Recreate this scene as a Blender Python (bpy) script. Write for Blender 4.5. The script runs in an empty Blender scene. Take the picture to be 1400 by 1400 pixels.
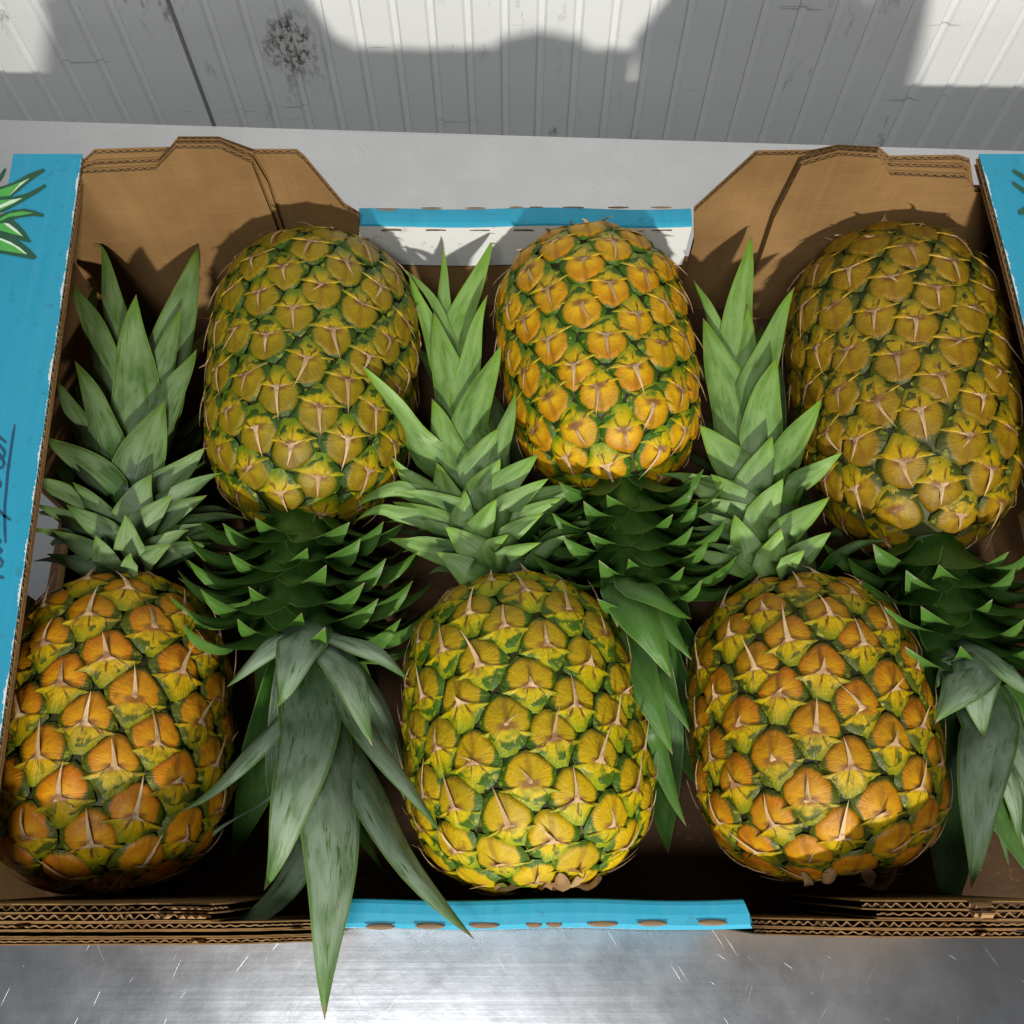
import bpy, math, random
import numpy as np
from mathutils import Vector
random.seed(7); rng = np.random.default_rng(11)
S = bpy.context.scene; COL = S.collection
R = math.radians

# ------------------------------------------------------------------ camera, light, exposure
TILT = R(22.26); H = 0.66; FPX = 1400.0
cd = bpy.data.cameras.new('camera'); cam = bpy.data.objects.new('camera', cd); COL.objects.link(cam)
cam.location = (0, 0, H); cam.rotation_euler = (TILT, 0, 0)
cd.sensor_width = 36; cd.lens = 36; cd.clip_start = 0.01; cd.clip_end = 50
S.camera = cam
S.view_settings.view_transform = 'Standard'; S.view_settings.look = 'None'
S.view_settings.exposure = 0.0; S.view_settings.gamma = 1.0
W = bpy.data.worlds.new('World'); S.world = W; W.use_nodes = True
W.node_tree.nodes['Background'].inputs[0].default_value = (0.94, 0.97, 1.0, 1)
W.node_tree.nodes['Background'].inputs[1].default_value = 0.115

def aim(o, p):
    d = Vector(p) - o.location
    o.rotation_euler = d.to_track_quat('-Z', 'Y').to_euler()
ld = bpy.data.lights.new('lamp_beam', 'SPOT'); key = bpy.data.objects.new('lamp_beam', ld); COL.objects.link(key)
key.location = (0.20, -1.45, 0.97); aim(key, (0.10, 0.45, 0.06))
ld.energy = 180; ld.color = (1.0, 0.955, 0.88); ld.shadow_soft_size = 0.045; ld.spot_size = R(44); ld.spot_blend = 1.0
ld2 = bpy.data.lights.new('ceiling_lamp', 'AREA'); top = bpy.data.objects.new('ceiling_lamp', ld2); COL.objects.link(top)
top.location = (-0.20, -0.62, 1.75); aim(top, (0, 0.1, 0)); ld2.shape = 'RECTANGLE'; ld2.size = 0.55; ld2.size_y = 0.28
ld2.energy = 17; ld2.color = (0.97, 0.985, 1.0)

# ------------------------------------------------------------------ helpers
sT, cT = math.sin(TILT), math.cos(TILT)
def ray(u, v):
    a = (u-700)/FPX; b = (700-v)/FPX
    return np.array([a, sT+b*cT, -cT+b*sT])
def atz(u, v, z):                      # pixel of the photograph -> point at height z
    d = ray(u, v); t = (H-z)/-d[2]
    return np.array([0, 0, H]) + t*d
def aty(u, v, y):                      # pixel -> point on the vertical plane at depth y
    d = ray(u, v); t = y/d[1]
    return np.array([0, 0, H]) + t*d
def unit(v): v = np.asarray(v, float); return v/np.linalg.norm(v)
def sm(a, b, x): t = np.clip((np.asarray(x, float)-a)/(b-a), 0, 1); return t*t*(3-2*t)

def tag(o, label=None, cat=None, group=None, kind=None):
    if label: o['label'] = label
    if cat: o['category'] = cat
    if group: o['group'] = group
    if kind: o['kind'] = kind
    return o
def empty(name, loc):
    o = bpy.data.objects.new(name, None); COL.objects.link(o); o.location = loc; o.empty_display_size = .02
    return o
def mesh_obj(name, V, F, mat, parent=None, uv=None, attr=None, smooth=True, mats=None, mi=None):
    V = np.asarray(V, float)
    me = bpy.data.meshes.new(name)
    off = np.zeros(3)
    me.from_pydata((V-off).tolist(), [], [tuple(int(i) for i in f) for f in F])
    for m in (mats or [mat]): me.materials.append(m)
    if mi is not None: me.polygons.foreach_set('material_index', np.asarray(mi, np.int32))
    if smooth: me.polygons.foreach_set('use_smooth', np.ones(len(me.polygons), bool))
    if uv is not None:
        li = np.empty(len(me.loops), np.int32); me.loops.foreach_get('vertex_index', li)
        l = me.uv_layers.new(name='UVMap'); l.data.foreach_set('uv', np.asarray(uv, np.float32)[li].ravel())
    if attr is not None:
        a = me.attributes.new('info', 'FLOAT_COLOR', 'POINT')
        a.data.foreach_set('color', np.asarray(attr, np.float32).ravel())
    me.update()
    o = bpy.data.objects.new(name, me); COL.objects.link(o)
    if parent is not None:
        o.parent = parent
        loc = Vector((0, 0, 0)); p = parent
        while p is not None: loc += p.location; p = p.parent
        o.location = -loc
    return o

class Geo:
    def __init__(s): s.V = []; s.F = []; s.M = []
    def add(s, V, F, m=0):
        n = len(s.V); s.V += [tuple(v) for v in V]; s.F += [tuple(i+n for i in f) for f in F]; s.M += [m]*len(F)
    def box(s, a, b, m=0):
        x0, y0, z0 = a; x1, y1, z1 = b
        s.hexa([(x0,y0,z0),(x1,y0,z0),(x1,y1,z0),(x0,y1,z0),(x0,y0,z1),(x1,y0,z1),(x1,y1,z1),(x0,y1,z1)], m)
    def hexa(s, V, m=0):
        s.add(V, [(0,3,2,1),(4,5,6,7),(0,1,5,4),(1,2,6,5),(2,3,7,6),(3,0,4,7)], m)
    def prism(s, P, d, m=0, mtop=None):      # polygon P (3D pts) extruded by vector d
        n = len(P); P = [np.asarray(p, float) for p in P]; d = np.asarray(d, float)
        V = P + [p+d for p in P]
        s.add(V, [tuple(range(n-1, -1, -1))], m)
        k = len(s.V)-2*n
        s.F.append(tuple(k+n+i for i in range(n))); s.M.append(m if mtop is None else mtop)
        for i in range(n):
            j = (i+1) % n; s.F.append((k+i, k+j, k+n+j, k+n+i)); s.M.append(m)
    def obj(s, name, mats, parent=None, smooth=False):
        if not isinstance(mats, (list, tuple)): mats = [mats]
        return mesh_obj(name, s.V, s.F, None, parent, smooth=smooth, mats=mats, mi=s.M)

# ------------------------------------------------------------------ node helper
class N:
    def __init__(s, name):
        s.mat = bpy.data.materials.new(name); s.mat.use_nodes = True
        s.t = s.mat.node_tree; s.t.nodes.clear()
        s.out = s.n('ShaderNodeOutputMaterial'); s.b = s.n('ShaderNodeBsdfPrincipled')
        s.t.links.new(s.b.outputs[0], s.out.inputs[0])
    def n(s, ty, **k):
        x = s.t.nodes.new(ty)
        for a, v in k.items(): setattr(x, a, v)
        return x
    def set(s, sock, v):
        if hasattr(v, 'is_output'): s.t.links.new(v, sock)
        elif isinstance(v, (tuple, list)) and sock.type == 'RGBA' and len(v) == 3: sock.default_value = (*v, 1)
        else: sock.default_value = v
    def inp(s, name, v): s.set(s.b.inputs[name], v)
    def m(s, op, a, b=0.0, c=0.0, clamp=False):
        x = s.n('ShaderNodeMath', operation=op, use_clamp=clamp)
        s.set(x.inputs[0], a); s.set(x.inputs[1], b); s.set(x.inputs[2], c); return x.outputs[0]
    def ss(s, a, b, x):
        k = s.n('ShaderNodeMapRange', interpolation_type='SMOOTHSTEP')
        s.set(k.inputs[0], x); s.set(k.inputs[1], a); s.set(k.inputs[2], b); s.set(k.inputs[3], 0.0); s.set(k.inputs[4], 1.0)
        return k.outputs[0]
    def mix(s, f, a, b, blend='MIX'):
        x = s.n('ShaderNodeMix', data_type='RGBA', blend_type=blend)
        s.set(x.inputs[0], f); s.set(x.inputs[6], a); s.set(x.inputs[7], b); return x.outputs[2]
    def noise(s, vec, scale, detail=2.0, rough=.5, dim='3D'):
        x = s.n('ShaderNodeTexNoise', noise_dimensions=dim)
        if vec is not None: s.set(x.inputs['Vector'], vec)
        s.set(x.inputs['Scale'], scale); s.set(x.inputs['Detail'], detail); s.set(x.inputs['Roughness'], rough)
        return x.outputs[0]
    def comb(s, x, y, z):
        k = s.n('ShaderNodeCombineXYZ'); s.set(k.inputs[0], x); s.set(k.inputs[1], y); s.set(k.inputs[2], z); return k.outputs[0]
    def sep(s, v):
        k = s.n('ShaderNodeSeparateXYZ'); s.set(k.inputs[0], v); return k.outputs
    def pos(s): return s.n('ShaderNodeNewGeometry').outputs['Position']
    def uv(s): return s.n('ShaderNodeUVMap', uv_map='UVMap').outputs[0]
    def info(s):
        a = s.n('ShaderNodeAttribute', attribute_name='info')
        k = s.n('ShaderNodeSeparateColor'); s.set(k.inputs[0], a.outputs['Color'])
        return k.outputs[0], k.outputs[1], k.outputs[2], a.outputs['Alpha']
    def rand(s): return s.n('ShaderNodeObjectInfo').outputs['Random']
    def bump(s, h, strength=.3, dist=.001):
        x = s.n('ShaderNodeBump'); s.set(x.inputs['Height'], h); s.set(x.inputs['Strength'], strength); s.set(x.inputs['Distance'], dist)
        s.t.links.new(x.outputs[0], s.b.inputs['Normal'])

def scale_v(n, v, sx, sy, sz):
    k = n.n('ShaderNodeVectorMath', operation='MULTIPLY'); n.set(k.inputs[0], v); k.inputs[1].default_value = (sx, sy, sz); return k.outputs[0]

# ------------------------------------------------------------------ materials
def mat_kraft(name, base=(.29, .17, .064), dark=(.17, .09, .031), ax=(1, 1, 1)):
    n = N(name); p = n.pos()
    a = n.noise(p, 14, 3); b = n.noise(scale_v(n, p, 40, 400, 400), 1, 2); c = n.noise(p, 900, 2)
    st = n.noise(scale_v(n, p, 330, 330, 9), 1, 1)
    f = n.m('ADD', n.m('MULTIPLY', a, .95), n.m('ADD', n.m('MULTIPLY', b, .16), n.m('MULTIPLY', st, .14)))
    col = n.mix(n.ss(.35, .95, f), dark, base)
    col = n.mix(n.m('MULTIPLY', n.ss(.62, .7, n.noise(p, 260, 2)), .35), col, (.17, .09, .035))
    n.inp('Base Color', col); n.inp('Roughness', .82)
    n.inp('Specular IOR Level', .25)
    n.bump(n.m('ADD', c, n.m('MULTIPLY', st, .5)), .25, .0006); return n.mat
KRAFT = mat_kraft('kraft_board'); KRAFT_D = mat_kraft('kraft_flute', (.38, .23, .105), (.22, .12, .05))
KRAFT_SHADE = mat_kraft('kraft_floor_shade', (.11, .058, .028), (.05, .025, .011))  # box floor kraft, the shade between the fruit painted into its colour
KRAFT_W = mat_kraft('kraft_worn_edge', (.42, .29, .16), (.26, .15, .07))
def mat_print(name, col, dirt=.35, rough=.5):
    n = N(name); p = n.pos()
    a = n.noise(p, 9, 4); b = n.noise(p, 160, 3); st = n.noise(scale_v(n, p, 300, 8, 300), 1, 2)
    c = n.mix(n.m('MULTIPLY', n.ss(.4, .75, a), dirt), col, tuple(x*.70 for x in col))
    c = n.mix(n.m('MULTIPLY', n.ss(.60, .74, b), .5), c, tuple(x*.5+.01 for x in col))
    c = n.mix(n.m('MULTIPLY', st, .05), c, (.75, .8, .8))
    n.inp('Base Color', c); n.inp('Roughness', rough); n.inp('Specular IOR Level', .3)
    n.bump(n.m('ADD', n.noise(scale_v(n, p, 12, 150, 12), 1, 1), n.m('MULTIPLY', b, .5)), .12, .001); return n.mat
BLUE = mat_print('blue_print', (.008, .28, .43))
WHITE = mat_print('white_liner', (.66, .66, .63), .15, .6)
INK = mat_print('dark_blue_ink', (.004, .055, .13), .1)
LEAFDK = mat_print('print_dark_green', (.008, .075, .035), .1)
LEAFMD = mat_print('print_green', (.07, .38, .06), .15)
LEAFHI = mat_print('print_highlight', (.62, .78, .58), .1)

def mat_steel():
    n = N('stainless_steel'); p = n.pos()
    br = n.noise(scale_v(n, p, 3, 190, 3), 1, 3)            # brushed grain along x
    bl = n.noise(p, 7, 4); bl2 = n.noise(p, 34, 4, .65)
    # scratches: stretched thresholded noise in two directions
    def scratch(deg, sx, sy, th):
        q = n.n('ShaderNodeMapping'); n.set(q.inputs[0], p); q.inputs['Rotation'].default_value = (0, 0, R(deg))
        return n.ss(th, th+.06, n.noise(scale_v(n, q.outputs[0], sx, sy, 1), 1, 1))
    s1 = n.m('MAXIMUM', scratch(58, 22, 900, .735), scratch(-52, 30, 1000, .75))
    s2 = n.m('MAXIMUM', scratch(-70, 40, 1100, .75), scratch(35, 60, 1100, .76))
    sc = n.m('MAXIMUM', s1, s2)
    n.inp('Base Color', n.mix(n.m('MULTIPLY', bl2, .5), (.54, .55, .565), (.43, .44, .455)))
    n.inp('Metallic', 1.0)
    ro = n.m('ADD', n.m('MULTIPLY', bl, .16), n.m('ADD', .13, n.m('MULTIPLY', bl2, .14)))
    n.inp('Roughness', n.m('ADD', ro, n.m('MULTIPLY', sc, .16)))
    h = n.m('ADD', n.m('MULTIPLY', br, .14), n.m('ADD', n.m('MULTIPLY', bl2, .3), n.m('MULTIPLY', sc, -.07)))
    n.bump(n.m('ADD', h, n.m('MULTIPLY', bl, 3.0)), .35, .0012); return n.mat
STEEL = mat_steel()

MOULD = aty(402, 72, .72)
def mat_wall():
    n = N('white_wall_sheet'); p = n.pos(); x, y, z = n.sep(p)
    a = n.noise(p, 4, 4)
    col = n.mix(n.ss(.35, .8, a), (.74, .75, .74), (.82, .83, .82))
    # grime runs and scuffs
    g = n.noise(scale_v(n, p, 60, 60, 18), 1, 5, .7)
    spot = n.noise(scale_v(n, p, 9, 9, 6), 1, 2)
    col = n.mix(n.m('MULTIPLY', n.ss(.57, .68, g), n.m('MULTIPLY', n.ss(.50, .66, spot), .75)), col, (.10, .10, .095))
    # the dark mould patch left of the middle
    dx = n.m('DIVIDE', n.m('SUBTRACT', x, MOULD[0]), .026); dz = n.m('DIVIDE', n.m('SUBTRACT', z, MOULD[2]), .050)
    d = n.m('SQRT', n.m('ADD', n.m('MULTIPLY', dx, dx), n.m('MULTIPLY', dz, dz)))
    d = n.m('ADD', d, n.m('MULTIPLY', n.m('SUBTRACT', n.noise(scale_v(n, p, 40, 40, 22), 1, 2), .5), 1.6))
    mm = n.m('MULTIPLY', n.ss(1.25, .25, d), n.ss(.46, .60, n.noise(scale_v(n, p, 150, 150, 90), 1, 4, .7)))
    col = n.mix(mm, col, (.035, .037, .036))
    col = n.mix(n.m('MULTIPLY', n.ss(1.2, .3, n.m('ADD', d, .15)), .25), col, (.36, .35, .26))
    q = n.n('ShaderNodeMapping'); n.set(q.inputs[0], p); q.inputs['Rotation'].default_value = (0, R(35), 0); q.inputs['Scale'].default_value = (9, 1, 130)
    col = n.mix(n.m('MULTIPLY', n.ss(.70, .76, n.noise(q.outputs[0], 1, 2)), .5), col, (.2, .2, .2))
    n.inp('Base Color', col); n.inp('Roughness', .45); n.inp('Specular IOR Level', .35)
    n.bump(n.m('ADD', n.m('MULTIPLY', a, 3), n.noise(p, 300, 2)), .08, .002); return n.mat
WALL = mat_wall()
def mat_plain(name, col, rough=.7):
    n = N(name); p = n.pos(); a = n.noise(p, 12, 4)
    n.inp('Base Color', n.mix(a, tuple(c*.8 for c in col), col)); n.inp('Roughness', rough)
    n.bump(n.noise(p, 200, 3), .2, .001); return n.mat
FLOOR = mat_plain('concrete_floor', (.22, .22, .21)); JOINT = mat_plain('dark_joint', (.12, .12, .12))

def mat_eye(name, inner, outer, rim, warm, FAN):
    """the flat eye of a fruitlet: two soft lobes inside a green rim"""
    n = N(name); u, v, _ = n.sep(n.uv()); X = n.m('MULTIPLY', n.m('SUBTRACT', u, .5), 3.0); Y = n.m('MULTIPLY', n.m('SUBTRACT', v, .5), 3.0)
    e, rn, al, _a = n.info()
    seed = n.m('MULTIPLY', rn, 70)
    P = n.comb(X, Y, seed)
    wob = n.m('MULTIPLY', n.m('SUBTRACT', n.noise(P, 2.2, 3), .5), .30)
    Yc = n.m('SUBTRACT', Y, .16)
    d = n.m('ADD', n.m('SQRT', n.m('ADD', n.m('MULTIPLY', X, X), n.m('MULTIPLY', Yc, Yc))), wob)
    ang = n.m('ARCTAN2', X, Y)
    rays = n.noise(n.comb(n.m('MULTIPLY', ang, 6.0), n.m('MULTIPLY', d, .8), seed), 1.6, 2)
    lobe = n.m('SQRT', n.m('ADD', n.m('POWER', n.m('SUBTRACT', n.m('ABSOLUTE', X), .27), 2), n.m('POWER', n.m('SUBTRACT', Y, .02), 2)))
    out2 = n.mix(al, outer, warm)
    out2 = n.mix(n.m('MULTIPLY', n.ss(.3, .8, rn), .45), out2, tuple(.65*a+.35*b for a, b in zip(inner, rim)))
    c = n.mix(n.ss(.05, .62, n.m('ADD', lobe, n.m('MULTIPLY', wob, .6))), inner, out2)
    c = n.mix(n.m('MULTIPLY', n.ss(.42, .7, rays), .20), c, tuple(x*.5 for x in outer))
    c = n.mix(n.m('MULTIPLY', n.ss(.55, .72, n.noise(P, 5.5, 4, .65)), .35), c, (.13, .05, .012))   # bruised specks
    c = n.mix(n.m('MULTIPLY', n.ss(.17, .04, n.m('ABSOLUTE', n.m('ADD', X, n.m('MULTIPLY', wob, .3)))), .42), c, (.16, .06, .012))  # seam between the lobes
    nr = n.noise(P, 3.0, 3)
    wp = n.pos(); hv = n.noise(wp, 30, 2)
    c = n.mix(n.m('MULTIPLY', n.ss(.50, .72, hv), .35), c, tuple(.5*a+.5*b for a, b in zip(inner, rim)))
    c = n.mix(n.m('MULTIPLY', n.ss(.60, .75, n.noise(wp, 95, 4, .65)), .55), c, (.12, .045, .012))
    c = n.mix(n.ss(-.22, -.42, n.m('ADD', Y, n.m('MULTIPLY', n.m('SUBTRACT', nr, .5), .3))), c, n.mix(n.ss(.25, .85, nr), FAN, tuple(x*1.3 for x in rim)))
    c = n.mix(n.m('MULTIPLY', n.m('MULTIPLY', n.ss(.06, -.08, Y), n.ss(-.36, -.22, Y)), n.m('MULTIPLY', n.ss(.55, .2, n.m('ABSOLUTE', X)), .8)), c, (.15, .055, .014))   # brown scar under the bract
    c = n.mix(n.ss(.78, .93, n.m('ADD', d, n.m('MULTIPLY', n.m('SUBTRACT', nr, .5), .12))), c, rim)
    c = n.mix(n.m('MULTIPLY', n.ss(.55, .72, nr), n.ss(.9, 1.05, d)), c, (.30, .29, .025))
    n.inp('Base Color', c)
    n.inp('Roughness', n.m('ADD', .34, n.m('MULTIPLY', nr, .28))); n.inp('Specular IOR Level', .26)
    n.inp('Subsurface Weight', .12); n.b.inputs['Subsurface Radius'].default_value = (.004, .002, .0005); n.b.inputs['Subsurface Scale'].default_value = .5
    hb = n.m('ADD', n.m('MULTIPLY', rays, .6), n.m('ADD', n.noise(P, 7, 3), n.m('MULTIPLY', n.noise(n.comb(n.m('MULTIPLY', ang, 9.0), d, seed), 1.5, 1), n.m('MULTIPLY', n.ss(.45, .75, d), 1.2))))
    n.bump(hb, .40, .0009); return n.mat

def mat_bract(name, yel, grn, tan=(.76, .54, .31), green_amt=0.0):
    """fleshy fan with dark furrows, a dry tan lip and spine"""
    n = N(name); u, v, _ = n.sep(n.uv()); X = n.m('MULTIPLY', n.m('SUBTRACT', u, .5), 3.0); Y = n.m('MULTIPLY', n.m('SUBTRACT', v, .5), 3.0)
    e, rn, al, lip = n.info()
    seed = n.m('MULTIPLY', rn, 90)
    P = n.comb(X, Y, seed)
    ang = n.m('ARCTAN2', X, n.m('SUBTRACT', .04, Y)); rr = n.m('SQRT', n.m('ADD', n.m('MULTIPLY', n.m('MULTIPLY', X, X), .7), n.m('POWER', n.m('SUBTRACT', .04, Y), 2)))
    nz = n.noise(P, 2.4, 3)
    st = n.noise(n.comb(n.m('MULTIPLY', ang, 5.0), n.m('MULTIPLY', rr, 1.1), seed), 1.7, 2)
    fine = n.noise(n.comb(n.m('MULTIPLY', ang, 22.0), n.m('MULTIPLY', rr, 1.5), seed), 1.0, 2)
    c = n.mix(n.m('MULTIPLY', fine, .5), yel, tuple(x*.62 for x in yel))
    c = n.mix(n.ss(.40, 1.15, n.m('ADD', rr, n.m('ADD', green_amt, n.m('MULTIPLY', n.m('SUBTRACT', nz, .5), .5)))), c, grn)
    c = n.mix(n.m('MULTIPLY', n.ss(.45, 1.0, n.m('ADD', e, n.m('MULTIPLY', n.m('SUBTRACT', nz, .5), .25))), .75), c, tuple(x*.75 for x in grn))
    wp = n.pos(); hv = n.noise(wp, 26, 2)
    c = n.mix(n.m('MULTIPLY', n.ss(.52, .72, hv), .45), c, grn)
    c = n.mix(n.m('MULTIPLY', n.ss(.60, .74, n.noise(wp, 75, 3, .6)), .6), c, (.15, .065, .018))
    fur = n.m('COSINE', n.m('ADD', n.m('MULTIPLY', ang, 6.6), n.m('ADD', n.m('MULTIPLY', rn, 9.0), n.m('MULTIPLY', n.m('SUBTRACT', nz, .5), 3.5))))
    fur = n.m('MULTIPLY', n.ss(.70, .93, n.m('ADD', fur, n.m('MULTIPLY', n.m('SUBTRACT', fine, .5), .5))), n.ss(.38, .55, n.m('ADD', st, n.m('MULTIPLY', rn, .1))))
    c = n.mix(n.m('MULTIPLY', n.m('MULTIPLY', fur, n.ss(.16, .3, rr)), n.m('MULTIPLY', n.ss(.95, .55, rr), .9)), c, (.075, .035, .010))
    c = n.mix(n.m('MULTIPLY', n.ss(.42, .05, rr), .85), c, (.30, .155, .045))
    tan2 = n.mix(n.ss(.15, .75, n.noise(n.comb(seed, 1.3, .7), 1.7, 0)), tan, (.46, .275, .12))
    tn = n.mix(n.m('MULTIPLY', n.noise(n.comb(n.m('MULTIPLY', X, 14), n.m('MULTIPLY', Y, 1.5), seed), 1, 3), .8), tan2, tuple(x*.5 for x in tan))
    lp = n.m('MULTIPLY', n.ss(-.255, -.19, n.m('ADD', Y, n.m('MULTIPLY', n.m('MULTIPLY', X, X), .14))), n.m('SUBTRACT', 1.0, n.m('MULTIPLY', n.ss(.22, .65, n.m('ABSOLUTE', X)), .85)))
    c = n.mix(lp, c, tn)
    c = n.mix(n.m('MULTIPLY', n.ss(.30, .08, n.m('ABSOLUTE', n.m('SUBTRACT', Y, -.11))), n.m('MULTIPLY', n.ss(.45, .62, nz), .75)), c, (.17, .06, .022))
    n.inp('Base Color', c); n.inp('Roughness', n.m('ADD', .36, n.m('MULTIPLY', lp, .35))); n.inp('Specular IOR Level', .24)
    n.bump(n.m('ADD', n.m('MULTIPLY', st, -1.2), n.m('ADD', fine, n.noise(P, 8, 3))), .5, .001); return n.mat

def mat_leaf(name, deep, bright, bloom, bloom_amt):
    n = N(name); u, v, _ = n.sep(n.uv()); e, rn, ln, tone = n.info()
    seed = n.m('MULTIPLY', rn, 60)
    U = n.m('MULTIPLY', n.m('SUBTRACT', u, .5), 2.0); L = n.m('MULTIPLY', v, n.m('MULTIPLY', ln, 10.0))
    P = n.comb(n.m('MULTIPLY', U, .9), L, seed)
    big = n.noise(n.comb(n.m('MULTIPLY', U, 1.1), n.m('MULTIPLY', L, 1.0), seed), 1.6, 3)
    scr = n.noise(n.comb(n.m('MULTIPLY', U, 3.2), n.m('MULTIPLY', L, 1.1), seed), 1.7, 5, .68)
    stria = n.noise(n.comb(n.m('MULTIPLY', U, 26), n.m('MULTIPLY', L, .5), seed), 1, 2)
    g = n.mix(n.m('ADD', n.m('MULTIPLY', tone, .8), n.m('ADD', n.m('MULTIPLY', n.m('SUBTRACT', big, .5), 1.3), n.m('MULTIPLY', n.m('SUBTRACT', v, .45), 1.1)), clamp=True), deep, bright)
    g = n.mix(n.m('MULTIPLY', stria, .35), g, tuple(x*.55 for x in deep))
    bl = n.m('MULTIPLY', n.ss(.70, .52, scr), n.m('ADD', .35, n.m('MULTIPLY', n.ss(.25, .65, big), .65)))
    bl = n.m('MULTIPLY', bl, n.m('MULTIPLY', n.ss(1.0, .80, n.m('ABSOLUTE', U)), n.ss(.995, .80, v)))
    bl = n.m('MULTIPLY', bl, n.m('MULTIPLY', n.ss(.12, .5, v), bloom_amt))
    bl = n.m('MULTIPLY', bl, n.m('ADD', .72, n.m('MULTIPLY', stria, .5)))
    c = n.mix(bl, g, bloom)
    mark = n.noise(n.comb(n.m('MULTIPLY', U, 7), n.m('MULTIPLY', L, 1.4), seed), 1.9, 3, .6)
    c = n.mix(n.m('MULTIPLY', n.ss(.70, .76, mark), .7), c, (.02, .035, .018))
    c = n.mix(n.m('MULTIPLY', n.ss(.93, .985, n.m('ABSOLUTE', U)), .5), c, (.20, .27, .08))
    c = n.mix(n.m('MULTIPLY', n.ss(.955, .99, v), .8), c, (.17, .12, .055))
    n.inp('Base Color', c); n.inp('Roughness', n.m('ADD', .30, n.m('MULTIPLY', bl, .22))); n.inp('Specular IOR Level', .30)
    n.bump(n.m('ADD', n.m('MULTIPLY', stria, 1.0), n.m('MULTIPLY', scr, .8)), .35, .0008); return n.mat

# ------------------------------------------------------------------ setting: wall, table, floor
WY = 0.72
wall = empty('wall', (0, WY, -.1)); tag(wall, kind='structure')
def wall_panel(x0, x1):
    """white sheet panel with narrow pressed grooves, joint at both ends"""
    P = [(x0+.001, .012), (x0+.002, .001), (x0+.006, 0)]
    x = x0+.030
    while x < x1-.03:
        P += [(x-.0045, 0), (x-.0022, .0030), (x+.0022, .0030), (x+.0045, 0)]; x += .0315
    P += [(x1-.006, 0), (x1-.002, .001), (x1-.001, .012)]
    V = [(a, WY+b, z) for z in (-.92, 1.3) for a, b in P]; n = len(P)
    F = [(i, i+1, n+i+1, n+i) for i in range(n-1)]
    # back sheet
    k = len(V); V += [(x0+.001, WY+.05, -.92), (x1-.001, WY+.05, -.92), (x0+.001, WY+.05, 1.3), (x1-.001, WY+.05, 1.3)]
    F += [(k+1, k, k+2, k+3), (0, n, k+2, k), (n-1, k+1, k+3, 2*n-1)]
    return mesh_obj('wall_panel', V, F, WALL, wall, smooth=False)
jx = aty(260, 85, WY)[0]
for a, b in ((jx-1.15, jx), (jx, jx+1.15), (jx+1.15, jx+2.3)): wall_panel(a, b)
g = Geo(); g.box((-1.6, WY+.02, -.92), (2.0, WY+.045, 1.3)); g.obj('joint_backing', JOINT, wall)
g = Geo(); g.box((-3, -3, -.95), (3, WY+.3, -.92)); tag(g.obj('floor', FLOOR), kind='structure')

table = empty('steel_table', (0, 0, 0))
tag(table, 'scratched stainless steel work table under the pineapple box, in front of the white wall', 'table')
L0, L1 = atz(0, 165, 0), atz(1400, 208, 0)
def edge_y(x): return L0[1]+(L1[1]-L0[1])*(x-L0[0])/(L1[0]-L0[0])
NX, NY = 60, 40
V = []; F = []
for j in range(NY+1):
    for i in range(NX+1):
        x = -1.1+2.2*i/NX; y = -.55+(edge_y(x)+.55)*j/NY
        V.append((x, y, -.0004*math.sin(x*9+y*4)*math.sin(y*13-x*3)-.0004))
F = [(j*(NX+1)+i, j*(NX+1)+i+1, (j+1)*(NX+1)+i+1, (j+1)*(NX+1)+i) for j in range(NY) for i in range(NX)]
mesh_obj('table_top', V, F, STEEL, table)
g = Geo()
g.hexa([(-1.1, edge_y(-1.1)+.0005, -.04), (1.1, edge_y(1.1)+.0005, -.04), (1.1, edge_y(1.1)+.002, -.04), (-1.1, edge_y(-1.1)+.002, -.04),
        (-1.1, edge_y(-1.1)+.0005, -.0012), (1.1, edge_y(1.1)+.0005, -.0012), (1.1, edge_y(1.1)+.002, -.0012), (-1.1, edge_y(-1.1)+.002, -.0012)])
g.box((-1.1, -.552, -.04), (1.1, -.5505, -.001)); g.box((-1.102, -.55, -.04), (-1.1005, .6, -.001)); g.box((1.1005, -.55, -.04), (1.102, .55, -.001))
g.obj('folded_edge', STEEL, table)
for x in (-1.05, 1.05):
    for y in (-.5, .5):
        g = Geo(); g.box((x-.02, y-.02, -.92), (x+.02, y+.02, -.003)); g.obj('leg', STEEL, table)

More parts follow.
